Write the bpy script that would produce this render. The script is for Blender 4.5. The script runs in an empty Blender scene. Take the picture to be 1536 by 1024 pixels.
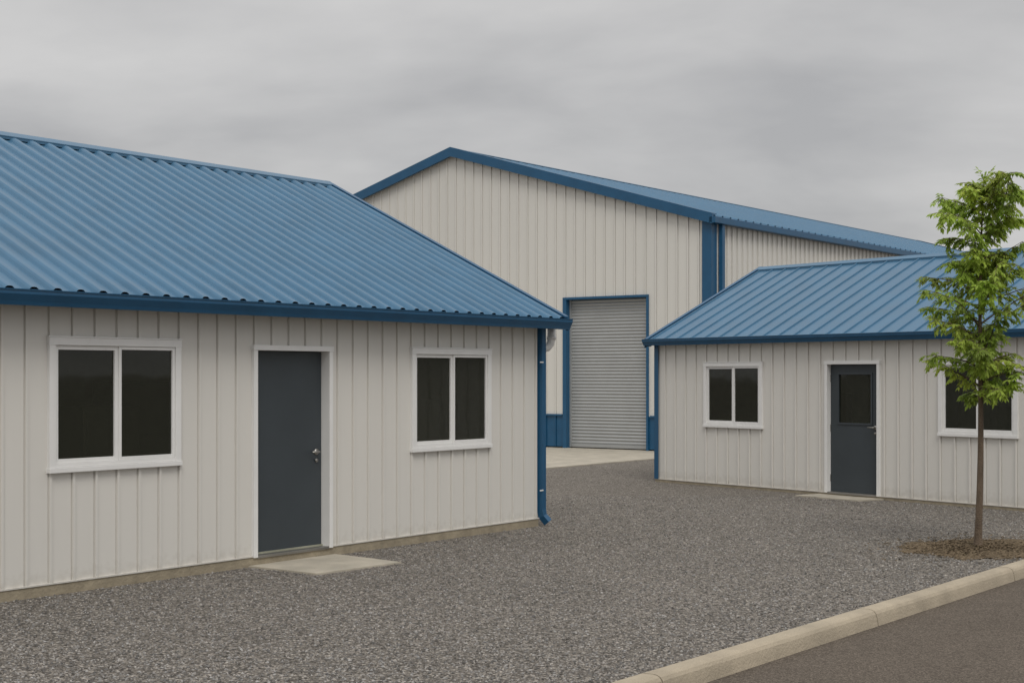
import bpy, bmesh, math, random
from mathutils import Vector, Matrix
random.seed(7)
R = math.radians
scene = bpy.context.scene
C = scene.collection

# ------------------------------------------------------------ helpers
def mk(name, bm, mat, parent=None, smooth=False, recalc=True):
    if recalc and len(bm.faces) < 4000: bmesh.ops.recalc_face_normals(bm, faces=bm.faces[:])
    me = bpy.data.meshes.new(name); bm.to_mesh(me); bm.free()
    if smooth:
        for p in me.polygons: p.use_smooth = True
    me.materials.append(mat)
    o = bpy.data.objects.new(name, me); C.objects.link(o)
    if parent: o.parent = parent
    return o
def thing(name, label, cat, loc, rz=0, group=None):
    o = bpy.data.objects.new(name, None); C.objects.link(o)
    o.location = loc; o.rotation_euler = (0, 0, rz); o['label'] = label; o['category'] = cat
    if group: o['group'] = group
    return o
def tag(o, label, cat, kind=None):
    o['label'] = label; o['category'] = cat
    if kind: o['kind'] = kind
    return o
def box(bm, x0, x1, y0, y1, z0, z1, bev=0):
    vs = [bm.verts.new((x, y, z)) for x in (x0, x1) for y in (y0, y1) for z in (z0, z1)]
    fs = [bm.faces.new([vs[i] for i in q]) for q in ((0,1,3,2),(4,6,7,5),(0,4,5,1),(2,3,7,6),(0,2,6,4),(1,5,7,3))]
    if bev:
        es = list({e for f in fs for e in f.edges})
        bmesh.ops.bevel(bm, geom=es, offset=bev, segments=2, affect='EDGES', profile=0.6)
def tube(bm, pts, rad, n=12, phase=0.0, caps=True):
    pts = [Vector(p) for p in pts]
    if not isinstance(rad, (list, tuple)): rad = [rad]*len(pts)
    rings = []; up = None
    for i, p in enumerate(pts):
        d = (pts[min(i+1, len(pts)-1)] - pts[max(i-1, 0)]).normalized()
        if up is None:
            up = Vector((1, 0, 0)) if abs(d.x) < .8 else Vector((0, 1, 0))
        up = (up - d*up.dot(d)).normalized(); sd = d.cross(up)
        rings.append([bm.verts.new(p + (up*math.cos(phase+2*math.pi*k/n) + sd*math.sin(phase+2*math.pi*k/n))*rad[i]) for k in range(n)])
    for a, b in zip(rings, rings[1:]):
        for k in range(n): bm.faces.new((a[k], a[(k+1) % n], b[(k+1) % n], b[k]))
    if caps:
        bm.faces.new(rings[0][::-1]); bm.faces.new(rings[-1])
def prism(bm, poly, mp, s0, s1):
    A = [bm.verts.new(mp(s0, a, b)) for a, b in poly]; B = [bm.verts.new(mp(s1, a, b)) for a, b in poly]
    n = len(poly)
    for i in range(n): bm.faces.new((A[i], A[(i+1) % n], B[(i+1) % n], B[i]))
    bm.faces.new(A[::-1]); bm.faces.new(B)
def band(bm, path, s0, s1, lo, hi, mp):
    rs = [[bm.verts.new(mp(s, e, z+dz)) for s, dz in ((s0, lo), (s1, lo), (s1, hi), (s0, hi))] for e, z in path]
    for a, b in zip(rs, rs[1:]):
        for k in range(4): bm.faces.new((a[k], a[(k+1) % 4], b[(k+1) % 4], b[k]))
    bm.faces.new(rs[0][::-1]); bm.faces.new(rs[-1])
# profiles: list of (position in the period, height)
def wall_prof(period, rw, h, groove=.007, gd=.009):
    f = period-rw
    return (period, [(0, 0), (f-groove, 0), (f-groove*.6, -gd), (f, -gd), (f+.003, h), (period-.011, h), (period-.008, -gd), (period-.004, -gd)])
def roof_prof(period, flat, ramp, h):
    top = period-flat-2*ramp
    return (period, [(0, 0), (flat, 0), (flat+ramp*.5, h*.62), (flat+ramp, h*.95), (flat+ramp+top*.5, h), (flat+ramp+top, h*.95), (flat+ramp*1.5+top, h*.62)])
def pdepth(s, pr):
    P, pts = pr; q = s % P; ext = pts+[(P, pts[0][1])]
    for (a, ha), (b, hb) in zip(ext, ext[1:]):
        if a <= q <= b+1e-9: return ha+(hb-ha)*(q-a)/max(b-a, 1e-9)
    return 0
def pbreaks(L0, L1, pr):
    P, pts = pr; out = {round(L0, 5), round(L1, 5)}; k = math.floor(L0/P)
    while k*P < L1:
        for q, _ in pts:
            if L0 < k*P+q < L1: out.add(round(k*P+q, 5))
        k += 1
    return out
def siding(bm, L0, L1, zb, topf, openings, mp, pr, extra=()):
    br = pbreaks(L0, L1, pr)
    for o in openings: br |= {round(o[0], 5), round(o[1], 5)}
    br |= {round(e, 5) for e in extra}
    br = sorted(b for b in br if L0-1e-6 <= b <= L1+1e-6)
    br = [b for i, b in enumerate(br) if i == 0 or b-br[i-1] > 1e-4]
    D = lambda s: pdepth(s+1e-6, pr)
    for s0, s1 in zip(br, br[1:]):
        m = (s0+s1)/2
        iv = [(zb, None)]
        for (a, b, z0, z1) in openings:
            if a < m < b:
                new = []
                for (p, q) in iv:
                    qq = 1e9 if q is None else q
                    if z0 > p: new.append((p, min(z0, qq)))
                    if qq > z1: new.append((max(z1, p), q))
                iv = new
        for p, q in iv:
            za, zb2 = (topf(s0), topf(s1)) if q is None else (q, q)
            if max(za, zb2) <= p+1e-4: continue
            d0, d1 = D(s0), D(s1)
            bm.faces.new([bm.verts.new(v) for v in (mp(s0, d0, p), mp(s1, d1, p), mp(s1, d1, max(zb2, p)), mp(s0, d0, max(za, p)))])
def roofing(bm, s0, s1, path, mp, pr, rows=1):
    br = sorted(pbreaks(s0, s1, pr))
    for (e0, z0), (e1, z1) in zip(path, path[1:]):
        col = []
        for s in br:
            d = pdepth(s+1e-6, pr)
            col.append([bm.verts.new(mp(s, e0+(e1-e0)*k/rows, z0+(z1-z0)*k/rows+d)) for k in range(rows+1)])
        for a, b in zip(col, col[1:]):
            for k in range(rows): bm.faces.new((a[k], b[k], b[k+1], a[k+1]))

# ------------------------------------------------------------ materials
def nt(name):
    m = bpy.data.materials.new(name); m.use_nodes = True
    t = m.node_tree; return m, t, t.nodes, t.links, t.nodes['Principled BSDF']
def mat(name, col, rough=.5, metal=0, var=.12, scale=3, vs=(1,1,1), bump=0, bscale=60, spec=.5, fine=0, tint=None, dirt=0, streak=0):
    m, t, N, L, P = nt(name)
    tc = N.new('ShaderNodeTexCoord'); mp = N.new('ShaderNodeMapping'); mp.inputs['Scale'].default_value = vs
    L.new(tc.outputs['Object'], mp.inputs['Vector'])
    n1 = N.new('ShaderNodeTexNoise'); n1.inputs['Scale'].default_value = scale; n1.inputs['Detail'].default_value = 7; n1.inputs['Roughness'].default_value = .62
    L.new(mp.outputs[0], n1.inputs['Vector'])
    rp = N.new('ShaderNodeValToRGB'); e = rp.color_ramp.elements
    e[0].position = .3; e[1].position = .7
    e[0].color = tuple(c*(1-var) for c in (tint or col)) + (1,); e[1].color = tuple(min(1, c*(1+var)) for c in col) + (1,)
    L.new(n1.outputs['Fac'], rp.inputs[0]); last = rp.outputs[0]
    def mul(last, sc, amt, vscale=(1,1,1), det=3):
        mp2 = N.new('ShaderNodeMapping'); mp2.inputs['Scale'].default_value = vscale; L.new(tc.outputs['Object'], mp2.inputs['Vector'])
        n2 = N.new('ShaderNodeTexNoise'); n2.inputs['Scale'].default_value = sc; n2.inputs['Detail'].default_value = det
        L.new(mp2.outputs[0], n2.inputs['Vector'])
        mr = N.new('ShaderNodeMapRange'); mr.inputs[1].default_value = .3; mr.inputs[2].default_value = .7
        mr.inputs[3].default_value = 1-amt; mr.inputs[4].default_value = 1+amt; L.new(n2.outputs['Fac'], mr.inputs[0])
        mx = N.new('ShaderNodeVectorMath'); mx.operation = 'SCALE'; L.new(last, mx.inputs[0]); L.new(mr.outputs[0], mx.inputs['Scale']); return mx.outputs[0]
    if fine: last = mul(last, 220, fine)
    if streak: last = mul(last, 14, streak, (1, 1, .05), 5)
    if dirt:
        sp = N.new('ShaderNodeSeparateXYZ'); L.new(tc.outputs['Object'], sp.inputs[0])
        ns = N.new('ShaderNodeTexNoise'); ns.inputs['Scale'].default_value = 16; ns.inputs['Detail'].default_value = 8; L.new(tc.outputs['Object'], ns.inputs['Vector'])
        ad = N.new('ShaderNodeMath'); ad.operation = 'MULTIPLY_ADD'; ad.inputs[1].default_value = -.30; L.new(ns.outputs['Fac'], ad.inputs[0]); L.new(sp.outputs['Z'], ad.inputs[2])
        mr2 = N.new('ShaderNodeMapRange'); mr2.inputs[1].default_value = -.10; mr2.inputs[2].default_value = .06; mr2.inputs[3].default_value = dirt; mr2.inputs[4].default_value = 0
        L.new(ad.outputs[0], mr2.inputs[0])
        mc = N.new('ShaderNodeMixRGB'); mc.inputs[2].default_value = (.27, .225, .165, 1); L.new(mr2.outputs[0], mc.inputs[0]); L.new(last, mc.inputs[1]); last = mc.outputs[0]
    L.new(last, P.inputs['Base Color'])
    P.inputs['Metallic'].default_value = metal; P.inputs['Specular IOR Level'].default_value = spec
    r2 = N.new('ShaderNodeMapRange'); r2.inputs[3].default_value = max(.02, rough-.08); r2.inputs[4].default_value = min(1, rough+.1)
    L.new(n1.outputs['Fac'], r2.inputs[0]); L.new(r2.outputs[0], P.inputs['Roughness'])
    if bump:
        nb = N.new('ShaderNodeTexNoise'); nb.inputs['Scale'].default_value = bscale; nb.inputs['Detail'].default_value = 4; L.new(tc.outputs['Object'], nb.inputs['Vector'])
        b = N.new('ShaderNodeBump'); b.inputs['Strength'].default_value = bump; b.inputs['Distance'].default_value = .02
        L.new(nb.outputs['Fac'], b.inputs['Height']); L.new(b.outputs[0], P.inputs['Normal'])
    return m
M = {}
M['siding'] = mat('siding', (.675,.655,.612), .5, var=.018, scale=1.2, vs=(1,1,.35), fine=.015, dirt=.25, streak=.006)
M['siding_far'] = mat('siding_far', (.65,.635,.595), .5, var=.02, scale=.6, vs=(1,1,.25), dirt=.15, streak=.008)
M['roof'] = mat('roof_blue', (.050,.142,.24), .36, var=.10, scale=2.2, fine=.10, metal=.1)
M['trim'] = mat('trim_blue', (.010,.080,.172), .38, var=.1, scale=3)
M['white'] = mat('white_vinyl', (.76,.755,.74), .4, var=.03, scale=5)
M['door'] = mat('door_grey', (.040,.050,.058), .45, var=.08, scale=2, fine=.06)
M['metal'] = mat('brushed_metal', (.35,.34,.32), .35, metal=.9, var=.1)
M['steel'] = mat('roller_steel', (.37,.38,.38), .45, metal=.3, var=.06, scale=2)
M['found'] = mat('foundation', (.31,.265,.19), .9, var=.22, scale=6, bump=.4, bscale=40, fine=.12)
M['concrete'] = mat('concrete', (.42,.38,.31), .85, var=.12, scale=2.5, bump=.25, bscale=50, fine=.1, tint=(.36,.33,.27))
M['kerb'] = mat('kerb_concrete', (.37,.315,.235), .88, var=.16, scale=3, bump=.4, bscale=60, fine=.16)
M['bark'] = mat('bark', (.13,.095,.065), .9, var=.35, scale=18, vs=(1,1,.3), bump=.8, bscale=70)
M['dark'] = mat('dark_inside', (.012,.012,.011), .8, var=.1)
M['room'] = mat('room_inside', (.30,.30,.23), .8, var=.2)
M['furniture'] = mat('furniture', (.08,.08,.07), .6, var=.2)
M['soffit'] = mat('soffit', (.05,.10,.15), .6, var=.08)
m, t, N, L, P = nt('window_glass'); M['glass'] = m
N.remove(P)
tr = N.new('ShaderNodeBsdfTransparent'); tr.inputs[0].default_value = (.78, .80, .64, 1)
gl = N.new('ShaderNodeBsdfGlossy'); gl.inputs['Roughness'].default_value = .03
df_ = N.new('ShaderNodeBsdfDiffuse'); df_.inputs[0].default_value = (.046, .050, .034, 1)
fz = N.new('ShaderNodeFresnel'); fz.inputs[0].default_value = 1.5
tc = N.new('ShaderNodeTexCoord'); nb = N.new('ShaderNodeTexNoise'); nb.inputs['Scale'].default_value = 1.2; L.new(tc.outputs['Object'], nb.inputs['Vector'])
b = N.new('ShaderNodeBump'); b.inputs['Strength'].default_value=.06; b.inputs['Distance'].default_value=.03; L.new(nb.outputs['Fac'], b.inputs['Height']); L.new(b.outputs[0], gl.inputs['Normal'])
m0 = N.new('ShaderNodeMixShader'); m0.inputs[0].default_value = .34; L.new(tr.outputs[0], m0.inputs[1]); L.new(df_.outputs[0], m0.inputs[2])
m1 = N.new('ShaderNodeMixShader'); L.new(fz.outputs[0], m1.inputs[0]); L.new(m0.outputs[0], m1.inputs[1]); L.new(gl.outputs[0], m1.inputs[2]); L.new(m1.outputs[0], N['Material Output'].inputs['Surface'])
def gravel_mat(name, cols, scale, patch, gap=.55, bump=.7):
    m, t, N, L, P = nt(name)
    tc = N.new('ShaderNodeTexCoord')
    nw = N.new('ShaderNodeTexNoise'); nw.inputs['Scale'].default_value=30; L.new(tc.outputs['Object'], nw.inputs['Vector'])
    wa = N.new('ShaderNodeMixRGB'); wa.inputs[0].default_value=.02; L.new(tc.outputs['Object'], wa.inputs[1]); L.new(nw.outputs['Color'], wa.inputs[2])
    v = N.new('ShaderNodeTexVoronoi'); v.inputs['Scale'].default_value=scale; L.new(wa.outputs[0], v.inputs['Vector'])
    sp = N.new('ShaderNodeSeparateColor'); L.new(v.outputs['Color'], sp.inputs[0])
    rp = N.new('ShaderNodeValToRGB'); cr = rp.color_ramp
    for i,(p,c) in enumerate(cols):
        el = cr.elements[i] if i < 2 else cr.elements.new(p)
        el.position = p; el.color = c+(1,)
    L.new(sp.outputs[0], rp.inputs[0])
    g = N.new('ShaderNodeMapRange'); g.inputs[1].default_value=.15; g.inputs[2].default_value=.75; g.inputs[3].default_value=1.12; g.inputs[4].default_value=gap
    L.new(v.outputs['Distance'], g.inputs[0])
    last = rp.outputs[0]
    def sc(last, fac):
        s1 = N.new('ShaderNodeVectorMath'); s1.operation='SCALE'; L.new(last, s1.inputs[0]); L.new(fac, s1.inputs['Scale']); return s1.outputs[0]
    last = sc(last, g.outputs[0])
    for s_, a_, d_ in ((.45, patch, 6), (3.5, patch*.7, 5)):
        n = N.new('ShaderNodeTexNoise'); n.inputs['Scale'].default_value=s_; n.inputs['Detail'].default_value=d_; n.inputs['Roughness'].default_value=.6; L.new(tc.outputs['Object'], n.inputs['Vector'])
        mr = N.new('ShaderNodeMapRange'); mr.inputs[1].default_value=.3; mr.inputs[2].default_value=.7; mr.inputs[3].default_value=1-a_; mr.inputs[4].default_value=1+a_; L.new(n.outputs['Fac'], mr.inputs[0])
        last = sc(last, mr.outputs[0])
    L.new(last, P.inputs['Base Color']); P.inputs['Roughness'].default_value=.92; P.inputs['Specular IOR Level'].default_value=.2
    b = N.new('ShaderNodeBump'); b.inputs['Strength'].default_value=bump; b.inputs['Distance'].default_value=.012; b.invert=True
    L.new(v.outputs['Distance'], b.inputs['Height']); L.new(b.outputs[0], P.inputs['Normal'])
    return m
M['gravel'] = gravel_mat('gravel', [(0,(.095,.085,.074)),(1,(.46,.42,.37)),(.35,(.195,.175,.152)),(.75,(.285,.256,.222))], 54, .07, gap=.40, bump=.9)
M['asphalt'] = gravel_mat('asphalt', [(0,(.09,.073,.058)),(1,(.21,.176,.143)),(.5,(.13,.108,.087))], 110, .07, gap=.65, bump=.5)
M['mulch'] = gravel_mat('mulch', [(0,(.10,.072,.043)),(1,(.25,.19,.12)),(.5,(.16,.118,.072))], 60, .2)
m, t, N, L, P = nt('loose_stone'); M['stone']=m
at = N.new('ShaderNodeAttribute'); at.attribute_name='tone'; L.new(at.outputs['Color'], P.inputs['Base Color']); P.inputs['Roughness'].default_value=.95; P.inputs['Specular IOR Level'].default_value=.15
m, t, N, L, P = nt('leaf'); M['leaf']=m
at = N.new('ShaderNodeAttribute'); at.attribute_name='tone'
L.new(at.outputs['Color'], P.inputs['Base Color']); P.inputs['Roughness'].default_value=.5; P.inputs['Specular IOR Level'].default_value=.3
tr = N.new('ShaderNodeBsdfTranslucent'); L.new(at.outputs['Color'], tr.inputs['Color'])
mx = N.new('ShaderNodeMixShader'); mx.inputs[0].default_value=.5; L.new(P.outputs[0], mx.inputs[1]); L.new(tr.outputs[0], mx.inputs[2])
L.new(mx.outputs[0], N['Material Output'].inputs['Surface'])

# ------------------------------------------------------------ window / door makers
def pane(par, x0, x1, y, z0, z1):
    bm = bmesh.new(); bm.faces.new([bm.verts.new(v) for v in ((x0, y, z0), (x1, y, z0), (x1, y, z1), (x0, y, z1))])
    return mk('pane', bm, M['glass'], par, recalc=False)
def make_window(par, x0, x1, z0, z1):
    w = .062
    bm = bmesh.new()
    box(bm, x0, x0+w, -.036, .03, z0+.03, z1-w, .003); box(bm, x1-w, x1, -.036, .03, z0+.03, z1-w, .003)
    box(bm, x0-.003, x1+.003, -.038, .03, z1-w, z1, .003)
    box(bm, x0-.012, x1+.012, -.044, -.01, z1+.0005, z1+.012, .002)
    win = mk('window', bm, M['white'], par)
    bm = bmesh.new(); box(bm, x0-.006, x1+.006, -.046, .03, z0-.012, z0+.03, .004); box(bm, x0+w, x1-w, -.032, .03, z0+.031, z0+.062, .003)
    mk('sill', bm, M['white'], win)
    ix0, ix1, iz0, iz1 = x0+w+.001, x1-w-.001, z0+.063, z1-w-.001; mid = (ix0+ix1)/2; s = .036
    for a, b_, yo in ((ix0, mid+.014, .0), (mid+.0145, ix1, -.010)):
        bm = bmesh.new(); y0, y1 = -.014+yo, .016+yo
        sw = s*.8 if yo < 0 else s
        box(bm, a, a+sw, y0, y1, iz0, iz1, .003); box(bm, b_-sw, b_, y0, y1, iz0, iz1, .003)
        box(bm, a+sw, b_-sw, y0, y1, iz0, iz0+sw, .003); box(bm, a+sw, b_-sw, y0, y1, iz1-sw, iz1, .003)
        mk('sash', bm, M['white'], win)
        pane(win, a+sw-.004, b_-sw+.004, .004+yo, iz0+sw-.004, iz1-sw+.004)
    return win
def make_door(par, x0, x1, z0, z1, glazed, recess):
    w = .050
    bm = bmesh.new()
    box(bm, x0, x0+w, -.036, recess+.06, z0, z1-w, .003); box(bm, x1-w, x1, -.036, recess+.06, z0, z1-w, .003)
    box(bm, x0-.006, x1+.006, -.042, recess+.06, z1-w, z1, .003)
    fr = mk('door_frame', bm, M['white'], par)
    bm = bmesh.new(); box(bm, x0+w, x1-w, -.03, recess+.05, z0-.01, z0+.018, .004); mk('threshold', bm, M['metal'], fr)
    a, b_, lo, hi = x0+w+.004, x1-w-.004, z0+.022, z1-w-.005
    bm = bmesh.new()
    if glazed:
        gx0, gx1, gz0, gz1 = a+.15, b_-.15, 1.08, 1.80
        box(bm, a, gx0, recess, recess+.045, lo, hi); box(bm, gx1, b_, recess, recess+.045, lo, hi)
        box(bm, gx0, gx1, recess, recess+.045, lo, gz0); box(bm, gx0, gx1, recess, recess+.045, gz1, hi)
        k = .022
        for q in ((gx0-k, gx0+.006, gz0-k, gz1+k), (gx1-.006, gx1+k, gz0-k, gz1+k), (gx0+.006, gx1-.006, gz0-k, gz0+.006), (gx0+.006, gx1-.006, gz1-.006, gz1+k)):
            box(bm, q[0], q[1], recess-.012, recess+.01, q[2], q[3], .003)
    else:
        box(bm, a, b_, recess, recess+.045, lo, hi, .003)
    d = mk('door', bm, M['door'], par)
    if glazed: pane(d, gx0-.001, gx1+.001, recess+.014, gz0-.001, gz1+.001)
    hx, hz = b_-.075, 1.03
    bm = bmesh.new()
    tube(bm, [(hx, recess+.001, hz), (hx, recess-.012, hz)], .030, 20)
    tube(bm, [(hx, recess-.01, hz), (hx, recess-.05, hz), (hx-.02, recess-.058, hz), (hx-.105, recess-.055, hz)], .009, 10)
    mk('handle', bm, M['metal'], d, True)
    bm = bmesh.new(); tube(bm, [(hx, recess+.001, hz-.085), (hx, recess-.014, hz-.085)], .018, 16); mk('lock', bm, M['metal'], d, True)
    for z in (lo+.2, (lo+hi)/2, hi-.2):
        bm = bmesh.new(); tube(bm, [(a-.002, recess-.006, z-.05), (a-.002, recess-.006, z+.05)], .007, 8); mk('hinge', bm, M['metal'], d)

def make_shed(label, loc, rz, xa, xb, W, zr, slope, o, ga, gb, zb, fz0, fz1, wins, door, period, rfp, rh, glazed, recess, corner):
    """local x runs along the front wall, y into the building"""
    T = thing('metal_building', label, 'building', loc, rz)
    hw = W/2; zf = lambda y: zr - slope*abs(y-hw)
    pr = wall_prof(period, .036, .018)
    fr = lambda s, d, z: (s, -d, z); bk = lambda s, d, z: (s, W+d, z)
    lf = lambda s, d, z: (xa-d, s, z); rt = lambda s, d, z: (xb+d, s, z)
    ops = [(w[0]+.03, w[1]-.03, w[2]+.02, w[3]-.03) for w in wins] + [(door[0]+.02, door[1]-.02, -1, door[3]-.02)]
    bm = bmesh.new()
    top = lambda s: zf(0)-.03
    siding(bm, xa, xb, zb, top, ops, fr, pr); siding(bm, xa, xb, zb, top, [], bk, pr)
    g = lambda s: zf(s)-.03
    siding(bm, 0, W, zb, g, [], lf, pr, extra=(hw,)); siding(bm, 0, W, zb, g, [], rt, pr, extra=(hw,))
    wall = mk('wall', bm, M['siding'], T)
    bm = bmesh.new()
    dx0, dx1 = door[0], door[1]
    for a, b_ in ((xa, dx0), (dx1, xb)): box(bm, a, b_, -.024, 0, zb-.006, zb+.006)
    box(bm, xa-.024, xa, -.024, W, zb-.006, zb+.006); box(bm, xb, xb+.024, -.024, W, zb-.006, zb+.006)
    mk('base_trim', bm, M['siding'], wall)
    bm = bmesh.new(); box(bm, xa-.016, xb+.016, -.016, W+.016, -.3, zb-.008); mk('foundation', bm, M['found'], T)
    bm = bmesh.new(); box(bm, xa+.10, xb-.10, 3.2, 3.26, zb, zf(.2)-.15); box(bm, xa+.10, xb-.10, .06, 3.19, zb, zb+.02)
    box(bm, xa+.10, xb-.10, .06, 3.19, zf(.06)-.12, zf(.06)-.10)
    for x in (xa+.05, xb-.10): box(bm, x, x+.048, .03, 3.26, zb, zf(.06)-.08)
    openings_ = sorted(list(wins)+[door])
    for a, b_ in [(xa+.10, openings_[0][0]+.02)]+[(p_[1]-.02, q_[0]+.02) for p_, q_ in zip(openings_, openings_[1:])]+[(openings_[-1][1]-.02, xb-.1)]:
        if b_ > a: box(bm, a, b_, .035, .055, zb+.021, zf(.06)-.13)
    room = mk('interior', bm, M['room'], T)
    for w in wins:
        c = (w[0]+w[1])/2
        for (x0, x1, y0, y1, z0, z1) in ((c+.5, c+1.15, 1.1, 1.5, zb+.02, 1.50), (c+1.6, c+2.5, 2.0, 2.4, zb+.02, 1.72)):
            if x1 > xb-.15: continue
            bm = bmesh.new(); box(bm, x0, x1, y0, y1, z0, z1, .01)
            for k in range(3):
                zz_ = z0+.06+(z1-z0-.1)*k/3; box(bm, x0+.03, x1-.03, y0-.015, y0-.002, zz_, zz_+(z1-z0)/3-.05)
            mk('cabinet', bm, M['furniture'], room)
    # roof
    ident = lambda s, e, z: (s, e, z)
    path = [(-o, zf(-o)), (hw, zr), (W+o, zf(W+o))]
    bm = bmesh.new(); roofing(bm, xa-ga, xb+gb, path, ident, rfp, 6)
    roof = mk('roof', bm, M['roof'], T)
    bm = bmesh.new(); band(bm, [(hw-.13, zf(hw-.13)), (hw-.02, zr-.004), (hw+.02, zr-.004), (hw+.13, zf(hw+.13))], xa-ga-.015, xb+gb+.015, rh+.003, rh+.012, ident)
    fl = .002 if corner else .014
    band(bm, [(hw-.127, zf(hw-.127)), (hw-.12, zf(hw-.12))], xa-ga+.06, xb+gb-.06, fl, rh+.002, ident)
    mk('ridge_cap', bm, M['roof'], roof)
    if corner:
        bm = bmesh.new(); band(bm, [(-o-.006, zf(-o-.006)), (-o+.03, zf(-o+.03))], xa-ga+.056, xb+gb-.056, .002, rh*.75, ident); mk('eave_closure', bm, M['roof'], roof)
    for s0, s1 in ((xa-ga-.02, xa-ga+.055), (xb+gb-.055, xb+gb+.02)):
        bm = bmesh.new(); pth = [(-o-.01, zf(-o-.01)), (hw, zr), (W+o+.01, zf(W+o+.01))]
        band(bm, pth, s0, s1, rh-.006, rh+.014, ident)
        fs = (s0, s0+.018) if s0 < xa else (s1-.018, s1)
        band(bm, pth, fs[0], fs[1], -.12, rh-.007, ident)
        mk('rake_trim', bm, M['trim'], roof)
    for s0, s1 in ((xa-ga+.0, xa), (xb, xb+gb-.0)):
        bm = bmesh.new(); band(bm, path, s0, s1, -.1, -.085, ident); mk('rake_soffit', bm, M['soffit'], roof)
    for y0, y1 in ((-o+.03, -.001), (W+.001, W+o-.03)):
        bm = bmesh.new(); box(bm, xa-ga+.02, xb+gb-.02, y0, y1, fz0+.02, fz0+.03); mk('soffit', bm, M['soffit'], roof)
    for side in (0, 1):
        bm = bmesh.new()
        y_in = -o+.03; d = .105
        prof = [(y_in, fz1-.01), (y_in, fz0), (y_in-d*.62, fz0), (y_in-d*.72, fz0+.028), (y_in-d, fz1-.035), (y_in-d, fz1-.004), (y_in-d-.008, fz1-.004), (y_in-d-.008, fz1+.004),
                (y_in-d+.012, fz1+.004), (y_in-d+.012, fz1-.03), (y_in-d*.62, fz0+.01), (y_in-.008, fz0+.01), (y_in-.008, fz1-.01)]
        mp_ = (lambda s, a, b: (s, a, b)) if side == 0 else (lambda s, a, b: (s, W-a, b))
        prism(bm, prof, mp_, xa-ga-.01, xb+gb+.01)
        box(bm, xa-ga+.0, xb+gb-.0, *((y_in, y_in+.02) if side == 0 else (W-y_in-.02, W-y_in)), fz0+.005, zf(-o)-.012)
        gt = mk('gutter', bm, M['trim'], T)
        for s in (xa-ga-.014, xb+gb+.010):
            bm = bmesh.new()
            prism(bm, [(y_in, fz1-.01), (y_in, fz0), (y_in-d*.62, fz0), (y_in-d*.72, fz0+.028), (y_in-d, fz1-.035), (y_in-d, fz1-.004)], mp_, s, s+.004)
            mk('end_cap', bm, M['trim'], gt)
    if corner:
        for cx, sg in ((xa, -1), (xb, 1)):
            bm = bmesh.new()
            x_out = cx+sg*.026
            z1 = fz0+.02
            pl = [(x_out, .08), (x_out, -.03), (cx-sg*.07, -.03), (cx-sg*.07, -.024), (cx+sg*.020, -.024), (cx+sg*.020, .08)]
            prism(bm, pl, lambda s, a, b: (a, b, s), zb, z1)
            mk('corner_trim', bm, M['trim'], T)
    for w in wins: make_window(T, *w)
    make_door(T, door[0], door[1], door[2], door[3], glazed, recess)
    return T

# ------------------------------------------------------------ buildings
AL = math.atan2(.803, .596)
left = make_shed('long white metal-clad building with blue corrugated roof filling the left side, solid grey door', (.29, 17.3, 0), AL,
    -12.5, 0, 7.28, 4.34, .49, .25, .3, .27, .095, 2.325, 2.445,
    [(-6.80, -5.43, 1.0, 2.09), (-2.293, -.92, .98, 2.07)], (-4.56, -3.50, .082, 2.066), .225, roof_prof(.22, .105, .035, .040), .040, False, .075, False)
bm = bmesh.new()
dp = [(.055, -.032, 2.34), (.055, -.032, 2.1), (.055, -.032, .2), (.062, -.045, .12), (.095, -.10, .045)]
tube(bm, dp, .056, 4, math.pi/4)
ds = mk('downspout', bm, M['trim'], left)
for z in (1.93, .42):
    bm = bmesh.new(); box(bm, -.035, .03, -.080, -.074, z, z+.014); mk('bracket', bm, M['white'], ds)
bm = bmesh.new()
tube(bm, [(.265, -.03, 2.35), (.265, -.03, 2.22), (.255, -.02, 2.16), (.22, .0, 2.115), (.15, .03, 2.10), (.0, .08, 2.095)], .050, 18)
tube(bm, [(.265, -.03, 2.25), (.265, -.03, 2.21)], .058, 18)
mk('vent_pipe', bm, M['white'], left, True)

AR = math.atan2(-.785, .62)
seam = (.31, [(0, 0), (.274, 0), (.279, .020), (.283, .024), (.294, .024), (.298, .020), (.303, 0)])
right = make_shed('small white building on the right with blue ribbed roof and half-glazed grey door', (2.43, 24.6, 0), AR,
    0, 10, 5.38, 3.70, .472, .14, .12, .3, .05, 2.28, 2.385,
    [(1.12, 2.378, .96, 1.985), (5.60, 6.83, .96, 1.985)], (3.61, 4.61, .045, 1.995), .235, seam, .024, True, .05, True)

AW = math.atan2(-.596, .803)
W0 = (4.645-.12, 33.2+.089, 0)
ware = thing('warehouse', 'tall pale metal warehouse behind, with blue gabled roof trim and a roller shutter', 'warehouse', W0, AW)
HW, ZE, SL, LEN = 7.5, 5.43, .288, 32
zt = lambda x: ZE + SL*(HW-abs(x+HW))
d0, d1, dz1 = -3.96, -1.69, 3.62
fr = lambda s, d, z: (s, -d, z)
pw = wall_prof(.285, .042, .026, .012, .014); ps = wall_prof(.26, .055, .04, .012, .015)
bm = bmesh.new()
siding(bm, -2*HW, 0, .82, lambda s: zt(s)-.02, [(d0-.05, d1+.05, 0, dz1+.05)], fr, pw, extra=(-HW,))
siding(bm, 0, LEN, .82, lambda s: ZE-.02, [], lambda s, d, z: (d, s, z), ps)
siding(bm, 0, LEN, .82, lambda s: ZE-.02, [], lambda s, d, z: (-2*HW-d, s, z), ps)
siding(bm, -2*HW, 0, .82, lambda s: zt(s)-.02, [], lambda s, d, z: (s, LEN+d, z), pw, extra=(-HW,))
wall = mk('wall', bm, M['siding_far'], ware)
bm = bmesh.new()
siding(bm, -2*HW, 0, .05, lambda s: .815, [(d0-.05, d1+.05, 0, dz1)], fr, pw)
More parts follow.
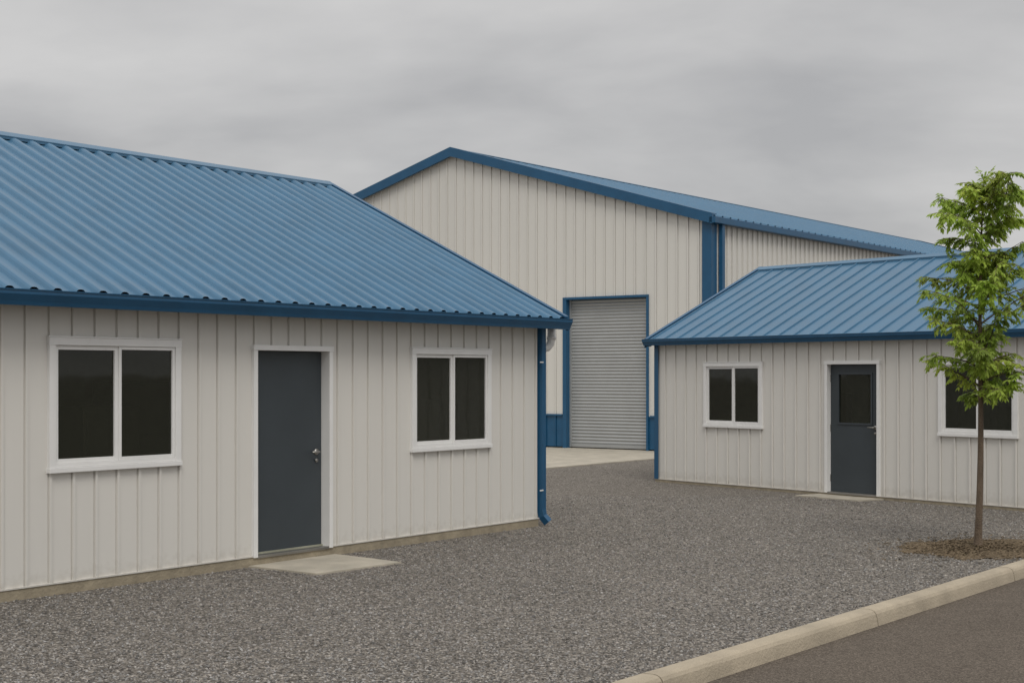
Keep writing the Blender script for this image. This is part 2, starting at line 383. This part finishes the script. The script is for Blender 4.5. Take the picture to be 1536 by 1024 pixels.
siding(bm, 0, LEN, .05, lambda s: .815, [], lambda s, d, z: (d, s, z), ps)
siding(bm, 0, LEN, .05, lambda s: .815, [], lambda s, d, z: (-2*HW-d, s, z), ps)
siding(bm, -2*HW, 0, .05, lambda s: .815, [], lambda s, d, z: (s, LEN+d, z), pw)
wc = mk('wainscot', bm, M['trim'], ware)
for q in ((-2*HW, d0-.12, -.045, 0), (d1+.1, -.21, -.045, 0), (0, .045, .26, LEN)):
    bm = bmesh.new(); box(bm, *q, .80, .84); mk('wainscot_cap', bm, M['trim'], wc)
bm = bmesh.new(); box(bm, -2*HW+.03, -.03, .25, LEN-.03, -.2, .06); mk('foundation', bm, M['found'], ware)
mpw = lambda s, e, z: (e, s, z)
oz = .12
path = [(-2*HW-oz, ZE-SL*oz), (-HW, zt(-HW)), (oz, ZE-SL*oz)]
bm = bmesh.new(); roofing(bm, -.12, LEN+.12, path, mpw, roof_prof(.38, .29, .025, .03), 2); roof = mk('roof', bm, M['roof'], ware)
for s0, s1 in ((-.17, -.10), (LEN+.10, LEN+.17)):
    bm = bmesh.new(); band(bm, path, s0, s1, -.18, .06, mpw)
    band(bm, path, min(s0, s1)+(.071 if s0 < 0 else -.15), max(s0, s1)+(.15 if s0 < 0 else -.071), .040, .06, mpw)
    mk('rake_trim', bm, M['trim'], roof)
bm = bmesh.new(); band(bm, [(-HW-.2, zt(-HW-.2)), (-HW, zt(-HW)), (-HW+.2, zt(-HW+.2))], -.09, LEN+.09, .035, .05, mpw); mk('ridge_cap', bm, M['roof'], roof)
for sx in (0, 1):
    bm = bmesh.new()
    a, b_ = ((.03, .2) if sx == 0 else (-2*HW-.2, -2*HW-.03))
    box(bm, a, b_, -.17, LEN+.17, ZE-.20, ZE-.05, .012)
    mk('gutter', bm, M['trim'], ware)
for cx, sg in ((0, 1), (-2*HW, -1)):
    bm = bmesh.new()
    prism(bm, [(cx+sg*.045, .2), (cx+sg*.045, -.055), (cx-sg*.2, -.055), (cx-sg*.2, -.035), (cx+sg*.033, -.035), (cx+sg*.033, .2)], lambda s, a, b: (a, b, s), .0, ZE-.14)
    mk('corner_trim', bm, M['trim'], ware)
bm = bmesh.new(); box(bm, .05, .15, .27, .40, .05, ZE-.2, .01); mk('downspout', bm, M['trim'], ware)
bm = bmesh.new()
box(bm, d0-.10, d0, -.05, .16, .0, dz1); box(bm, d1, d1+.05, -.05, .16, .0, dz1); box(bm, d0-.10, d1+.05, -.055, .16, dz1+.001, dz1+.055)
df = mk('door_frame', bm, M['trim'], ware)
bm = bmesh.new()
p = .0795; n = int((dz1-.12)/p); rows = []
for i in range(n*6+1):
    z = .12+i*p/6; y = .15-.020*abs(math.sin(math.pi*i/6))
    rows.append((bm.verts.new((d0, y, z)), bm.verts.new((d1, y, z))))
for a, b_ in zip(rows, rows[1:]): bm.faces.new((a[0], a[1], b_[1], b_[0]))
rd = mk('roller_door', bm, M['steel'], ware)
bm = bmesh.new(); box(bm, d0+.055, d1-.055, .12, .17, .045, .125, .005); mk('bottom_bar', bm, M['steel'], rd)
bm = bmesh.new(); box(bm, d0+.001, d0+.05, .10, .14, .045, dz1-.002); mk('guide_rail', bm, M['steel'], rd)
bm = bmesh.new(); box(bm, d1-.05, d1-.001, .10, .14, .045, dz1-.002); mk('guide_rail', bm, M['steel'], rd)
bm = bmesh.new(); box(bm, d0-.02, d1+.02, .19, .22, .0, dz1+.05); mk('backing', bm, M['dark'], rd)

# ------------------------------------------------------------ door slabs
def slab(loc, rz, pts, h, label):
    t = bmesh.new()
    vs = [t.verts.new((x, y, -.05)) for x, y in pts]; f = t.faces.new(vs)
    r = bmesh.ops.extrude_face_region(t, geom=[f])
    for v in r['geom']:
        if isinstance(v, bmesh.types.BMVert): v.co.z = h
    bmesh.ops.bevel(t, geom=[e for e in t.edges if all(v.co.z > 0 for v in e.verts)], offset=.005, segments=2, affect='EDGES')
    o = mk('door_slab', t, M['concrete'])
    o.location = loc; o.rotation_euler = (0, 0, rz); tag(o, label, 'concrete slab'); return o
slab((.29, 17.3, 0), AL, [(-4.62, -.02), (-4.62, -.90), (-3.55, -.97), (-3.46, -.02)], .016, 'pale concrete slab on the gravel before the solid grey door, left building')
slab((2.43, 24.6, 0), AR, [(3.5, -.02), (3.45, -.5), (4.6, -.52), (4.68, -.02)], .02, 'thin concrete slab at the half-glazed door of the right-hand building')

# ------------------------------------------------------------ ground
def sheet(name, pts, z, m, label=None, kind='structure'):
    bm = bmesh.new(); bm.faces.new([bm.verts.new((x, y, z)) for x, y in pts])
    o = mk(name, bm, m); o['kind'] = kind; o['label'] = label or name; o['category'] = name; return o
K = Vector((2.62, 11.0)); kd = Vector((.61, .792)).normalized(); kn = Vector((kd.y, -kd.x))
kp = lambda s, w: tuple(K + kd*s + kn*w)
RZ = -.075
sheet('ground', [(-900, -900), (900, -900), (900, 900), (-900, 900)], RZ-.012, M['gravel'], 'open ground reaching the horizon')
sheet('gravel_yard', [kp(-60, 0.01), kp(160, 0.01), kp(160, -160), kp(-60, -160)], 0, M['gravel'], 'grey crushed-stone yard between the buildings')
sheet('road', [kp(-60, .14), kp(160, .14), kp(160, 8), kp(-60, 8)], RZ, M['asphalt'], 'dark asphalt road in the lower right corner')
wl = Matrix.Rotation(AW, 4, 'Z'); wp = lambda x, y: tuple((wl @ Vector((x, y, 0)) + Vector(W0)).xy)
bm = bmesh.new()
for (a, b_) in ((-9.0, -4.42), (-4.41, .10)):
    for (c, d) in ((-4.4, .24), (-9.2, -4.41)):
        vs = [bm.verts.new((*wp(x, y), z)) for z in (-.04, .02) for x, y in ((a, c), (b_, c), (b_, d), (a, d))]
        for q in ((0,1,2,3),(4,5,6,7),(0,1,5,4),(1,2,6,5),(2,3,7,6),(3,0,4,7)): bm.faces.new([vs[i] for i in q])
o = mk('concrete_apron', bm, M['concrete']); tag(o, 'concrete apron before the roller shutter of the warehouse', 'apron', 'structure')
bm = bmesh.new()
prof = [(0, -.2), (0, .022), (.006, .034), (.018, .041), (.09, .043), (.115, .040), (.135, .030), (.150, .010), (.158, -.02), (.168, RZ), (.17, -.2)]
s = -30.06
while s < 90:
    prism(bm, prof, lambda t, a, b: (*kp(t, a), b), s+.006, s+2.994); s += 3.0
prism(bm, [(0.005, -.2), (.005, .01), (.12, .015), (.14, -.02), (.15, -.2)], lambda t, a, b: (*kp(t, a), b), -30, 90)
o = mk('kerb', bm, M['kerb']); tag(o, 'tan concrete kerb between gravel yard and asphalt', 'kerb', 'structure')

# mulch
TX, TY = 4.80, 15.08
bm = bmesh.new(); rings = []; nA = 96
def edge(a): return 1+.09*math.sin(3*a+1)+.06*math.sin(7*a)+.05*math.sin(13*a+2)
for i in range(9):
    f = i/8; ring = []
    for k in range(nA):
        a = 2*math.pi*k/nA
        rr = edge(a)+random.uniform(-.05, .05)
        u = Vector((math.cos(a)*.98*f*rr, math.sin(a)*.70*f*rr))
        q = Vector((TX, TY)) + kd*u.x + kn*u.y
        ring.append(bm.verts.new((q.x, q.y, .004+.028*(1-f*f)+random.uniform(-.005, .005)*(1-f))))
    rings.append(ring)
for a, b_ in zip(rings, rings[1:]):
    for k in range(nA): bm.faces.new((a[k], a[(k+1) % nA], b_[(k+1) % nA], b_[k]))
for _ in range(3800):
    a = random.uniform(0, 6.283); f = abs(random.gauss(0, .75))
    if f > 1.7: continue
    q = Vector((TX, TY)) + kd*(math.cos(a)*.98*f) + kn*(math.sin(a)*.7*f)
    if (q-K).dot(kn) > -.01: continue
    z = .008+.028*max(0, 1-f*f); l, w = random.uniform(.008, .024), random.uniform(.004, .009); b_ = random.uniform(0, 3.14)
    d = Vector((math.cos(b_), math.sin(b_), random.uniform(-.3, .3)))*l; e = Vector((-math.sin(b_), math.cos(b_), random.uniform(-.4, .4)))*w
    c = Vector((q.x, q.y, z)); bm.faces.new([bm.verts.new(v) for v in (c-d-e, c+d-e, c+d+e, c-d+e)])
o = mk('mulch', bm, M['mulch']); tag(o, 'brown bark mulch around the foot of the young tree', 'mulch', 'stuff')

# loose stones
def pip(px, py):
    q = Vector((px, py))-K
    if q.dot(kn) > -.012: return False
    for (cx, cy), ang, x0, x1, y0, y1 in (((.29, 17.3), AL, -13, .0, -.03, 8), ((2.43, 24.6), AR, 0, 10, -.03, 6), ((.29, 17.3), AL, -4.62, -3.46, -.95, 0)):
        dx, dy = px-cx, py-cy; lx = dx*math.cos(ang)+dy*math.sin(ang); ly = -dx*math.sin(ang)+dy*math.cos(ang)
        if x0 < lx < x1 and y0 < ly < y1: return False
    m = Vector((px-TX, py-TY))
    if (m.dot(kd)/.95)**2 + (m.dot(kn)/.68)**2 < random.uniform(.5, 1.1): return False
    return True
V, F, cols = [], [], []
octa = [(1,0,0),(0,1,0),(-1,0,0),(0,-1,0),(0,0,1),(0,0,-1)]
ft = [(0,1,4),(1,2,4),(2,3,4),(3,0,4),(1,0,5),(2,1,5),(3,2,5),(0,3,5)]
cnt = 0
while cnt < 60000:
    y = 7.6 + 14*random.random()**1.4; x = random.uniform(-.37, .37)*y
    if not pip(x, y): continue
    r = random.uniform(.006, .0125) * (1 if random.random() < .985 else 1.4); a = random.uniform(0, 6.28); ca, sa = math.cos(a), math.sin(a)
    b0 = len(V); sx, sy, sz = r*random.uniform(.7, 1.3), r*random.uniform(.6, 1), r*random.uniform(.45, .85)
    for ox, oy, oz_ in octa:
        ox = ox*sx+random.uniform(-.35, .35)*r; oy = oy*sy+random.uniform(-.35, .35)*r
        V.append((x+ox*ca-oy*sa, y+ox*sa+oy*ca, sz*.35+oz_*sz+random.uniform(-.2, .2)*r))
    for f in ft: F.append(tuple(b0+i for i in f))
    g = random.choice((.11, .15, .19, .225, .27, .34)) * random.uniform(.85, 1.12); w = random.uniform(.02, .10)
    cols.extend([(g*(1+w), g, g*(1-w*1.1), 1)]*6); cnt += 1
me = bpy.data.meshes.new('loose_gravel'); me.from_pydata(V, [], F); me.materials.append(M['stone'])
ca_ = me.color_attributes.new('tone', 'FLOAT_COLOR', 'POINT'); ca_.data.foreach_set('color', [c for q in cols for c in q])
o = bpy.data.objects.new('loose_gravel', me); C.objects.link(o); tag(o, 'loose crushed grey stones lying over the yard', 'gravel', 'stuff')

# ------------------------------------------------------------ tree
random.seed(52)
tree = thing('young_tree', 'slender young tree with light green leaves in a mulch bed by the kerb', 'tree', (TX, TY, 0))
def tpos(z):
    return Vector((.018*math.sin(z*1.7)+.012*z, .02*math.sin(z*1.1+1)-.017, z))
bm = bmesh.new()
zs = [0, .04, .12, .3, .6, .9, 1.2, 1.5, 1.8, 2.1, 2.4, 2.7, 3.0, 3.3, 3.6, 3.8]
tube(bm, [tpos(z) for z in zs], [.06, .048, .041]+[.039-.0088*z for z in zs[3:]], 12)
mk('trunk', bm, M['bark'], tree, True)
bm = bmesh.new(); LV, LF, LC = [], [], []
prof = [(1.50, .10), (1.62, .24), (1.80, .42), (2.0, .46), (2.2, .42), (2.4, .58), (2.6, .68), (2.8, .52), (2.95, .36), (3.1, .32), (3.25, .46), (3.45, .50), (3.6, .38), (3.75, .26), (3.95, .12)]
def rad(z):
    for (a, ra), (b_, rb) in zip(prof, prof[1:]):
        if a <= z <= b_: return ra+(rb-ra)*(z-a)/(b_-a)
    return .08
def leaf(p, d, ln, tone):
    up = Vector((random.uniform(-.5, .5), random.uniform(-.5, .5), 1)); side = d.cross(up)
    if side.length < .01: return
    side.normalize(); nrm = side.cross(d).normalized(); w = ln*.215; b0 = len(LV)
    mid = p+d*ln*.45+nrm*ln*.05
    tip = p+d*ln*.97-Vector((0, 0, ln*.14))
    LV.extend([p, mid+side*w-nrm*w*.3, tip, mid-side*w-nrm*w*.3, mid]); LF.extend([(b0, b0+1, b0+4), (b0+1, b0+2, b0+4), (b0+2, b0+3, b0+4), (b0+3, b0, b0+4)])
    LC.extend([tone]*5)
def twig(p, d, ln, base, yel):
    n = random.randint(5, 8)
    base = base*random.uniform(.85, 1.15)
    pts = [p]
    for i in range(n):
        d = (d+Vector((random.uniform(-.15, .15), random.uniform(-.15, .15), -.10))).normalized()
        p = p+d*ln/n; pts.append(p)
        for sgn in (-1, 1):
            if random.random() < .10: continue
            sd = d.cross(Vector((0, 0, 1))).normalized()*sgn
            dd = (d*.6+sd*random.uniform(.5, 1)+Vector((0, 0, random.uniform(-.8, .1)))).normalized()
            k = base*random.uniform(.85, 1.15)
            leaf(p, dd, random.uniform(.040, .072), (.355*k*(1+.2*yel), .50*k, .085*k, 1))
    leaf(p, d, .065, (.38*base, .52*base, .085*base, 1))
    tube(bm, pts, [.0022]*len(pts), 4, caps=False)
NB = 60
for i in range(NB):
    z0 = 1.5+ (3.72-1.5)*((i+random.random())/NB)
    a = i*2.399+random.uniform(-.5, .5); elev = R(random.uniform(22, 55))
    hd = Vector((math.cos(a), math.sin(a), 0)); p = tpos(z0)
    rise = .22 if z0 < 3.4 else .12
    rt_ = rad(min(3.9, z0+rise))*random.uniform(.42, 1.12); L_ = rt_/math.cos(elev)
    bb = random.uniform(.68, 1.2); yy = random.random()
    d = hd*math.cos(elev)+Vector((0, 0, math.sin(elev))); pts = [p]; n = 6
    for k in range(n):
        d = (d+Vector((random.uniform(-.18, .18), random.uniform(-.18, .18), random.uniform(-.18, .04)))).normalized(); p = p+d*L_/n; pts.append(p)
    r0 = .010 if z0 < 3 else .007
    tube(bm, pts, [r0*(1-.75*k/n) for k in range(n+1)], 6)
    for k in range(1, n+1):
        for _ in range(4 if k < n-1 else 5):
            if k == 1 and random.random() < .4: continue
            q = pts[k]; td = (hd*random.uniform(.0, 1)+Vector((random.uniform(-1, 1), random.uniform(-1, 1), random.uniform(-.7, .5)))).normalized()
            twig(q, td, random.uniform(.07, .15), bb, yy)
for _ in range(12):
    twig(tpos(random.uniform(3.6, 3.8)), Vector((random.uniform(-.6, .6), random.uniform(-.6, .6), .9)).normalized(), .14, 1.0, .5)
mk('branches', bm, M['bark'], tree)
me = bpy.data.meshes.new('crown'); me.from_pydata(LV, [], LF); me.materials.append(M['leaf'])
ca_ = me.color_attributes.new('tone', 'FLOAT_COLOR', 'POINT'); ca_.data.foreach_set('color', [c for q in LC for c in q])
o = bpy.data.objects.new('crown', me); C.objects.link(o); o.parent = tree

# ------------------------------------------------------------ sky, light
w = bpy.data.worlds.new('World'); scene.world = w; w.use_nodes = True
N, L = w.node_tree.nodes, w.node_tree.links; N.clear()
out = N.new('ShaderNodeOutputWorld')
sky = N.new('ShaderNodeTexSky'); sky.sky_type = 'NISHITA'; sky.sun_disc = False; sky.sun_elevation = R(52); sky.sun_rotation = R(170)
b1 = N.new('ShaderNodeBackground'); b1.inputs[1].default_value = .08; L.new(sky.outputs[0], b1.inputs[0])
tc = N.new('ShaderNodeTexCoord'); sp = N.new('ShaderNodeSeparateXYZ'); L.new(tc.outputs['Generated'], sp.inputs[0])
def mth(op, a, b_=None, c=None):
    n = N.new('ShaderNodeMath'); n.operation = op
    for i, v in enumerate((a, b_, c)):
        if v is None: continue
        if isinstance(v, (int, float)): n.inputs[i].default_value = v
        else: L.new(v, n.inputs[i])
    return n.outputs[0]
zz = mth('ADD', mth('MAXIMUM', sp.outputs['Z'], 0), .22)
cb = N.new('ShaderNodeCombineXYZ'); L.new(mth('MULTIPLY', mth('DIVIDE', sp.outputs['X'], zz), .85), cb.inputs[0]); L.new(mth('DIVIDE', sp.outputs['Y'], zz), cb.inputs[1]); cb.inputs[2].default_value = 9.1
def noise(sc_, det, ro, dist):
    n = N.new('ShaderNodeTexNoise'); n.inputs['Scale'].default_value = sc_; n.inputs['Detail'].default_value = det; n.inputs['Roughness'].default_value = ro; n.inputs['Distortion'].default_value = dist
    L.new(cb.outputs[0], n.inputs['Vector']); return n.outputs['Fac']
f1 = noise(1.3, 5, .48, .3); f2 = noise(3.4, 6, .5, .2)
ff = mth('ADD', mth('MULTIPLY', f1, .70), mth('MULTIPLY', f2, .30))
rp = N.new('ShaderNodeValToRGB'); e = rp.color_ramp.elements; e[0].position = .36; e[1].position = .62
e[0].color = (.435, .432, .435, 1); e[1].color = (.64, .63, .62, 1); L.new(ff, rp.inputs[0])
mr = N.new('ShaderNodeMapRange'); mr.inputs[1].default_value = .27; mr.inputs[2].default_value = 1; mr.inputs[3].default_value = 1.0; mr.inputs[4].default_value = 2.4; L.new(sp.outputs['Z'], mr.inputs[0])
b2 = N.new('ShaderNodeBackground'); L.new(rp.outputs[0], b2.inputs[0]); L.new(mr.outputs[0], b2.inputs[1])
mx = N.new('ShaderNodeMixShader'); mx.inputs[0].default_value = .93; L.new(b1.outputs[0], mx.inputs[1]); L.new(b2.outputs[0], mx.inputs[2]); L.new(mx.outputs[0], out.inputs[0])
sd = bpy.data.lights.new('sun', 'SUN'); sd.energy = 1.3; sd.angle = R(26); sd.color = (1, .965, .90)
so = bpy.data.objects.new('sun', sd); C.objects.link(so)
az = R(-80); el = R(52); v = Vector((math.cos(az)*math.cos(el), math.sin(az)*math.cos(el), math.sin(el)))
so.rotation_euler = v.to_track_quat('Z', 'Y').to_euler()

cd = bpy.data.cameras.new('camera'); co = bpy.data.objects.new('camera', cd); C.objects.link(co)
co.location = (0, 0, 1.78); co.rotation_euler = (R(90), 0, 0); cd.sensor_width = 36; cd.lens = 36*2195/1536; cd.shift_y = 51/1536
cd.clip_start = .1; cd.clip_end = 3000; scene.camera = co
scene.view_settings.view_transform = 'Standard'; scene.view_settings.look = 'None'; scene.view_settings.exposure = 0
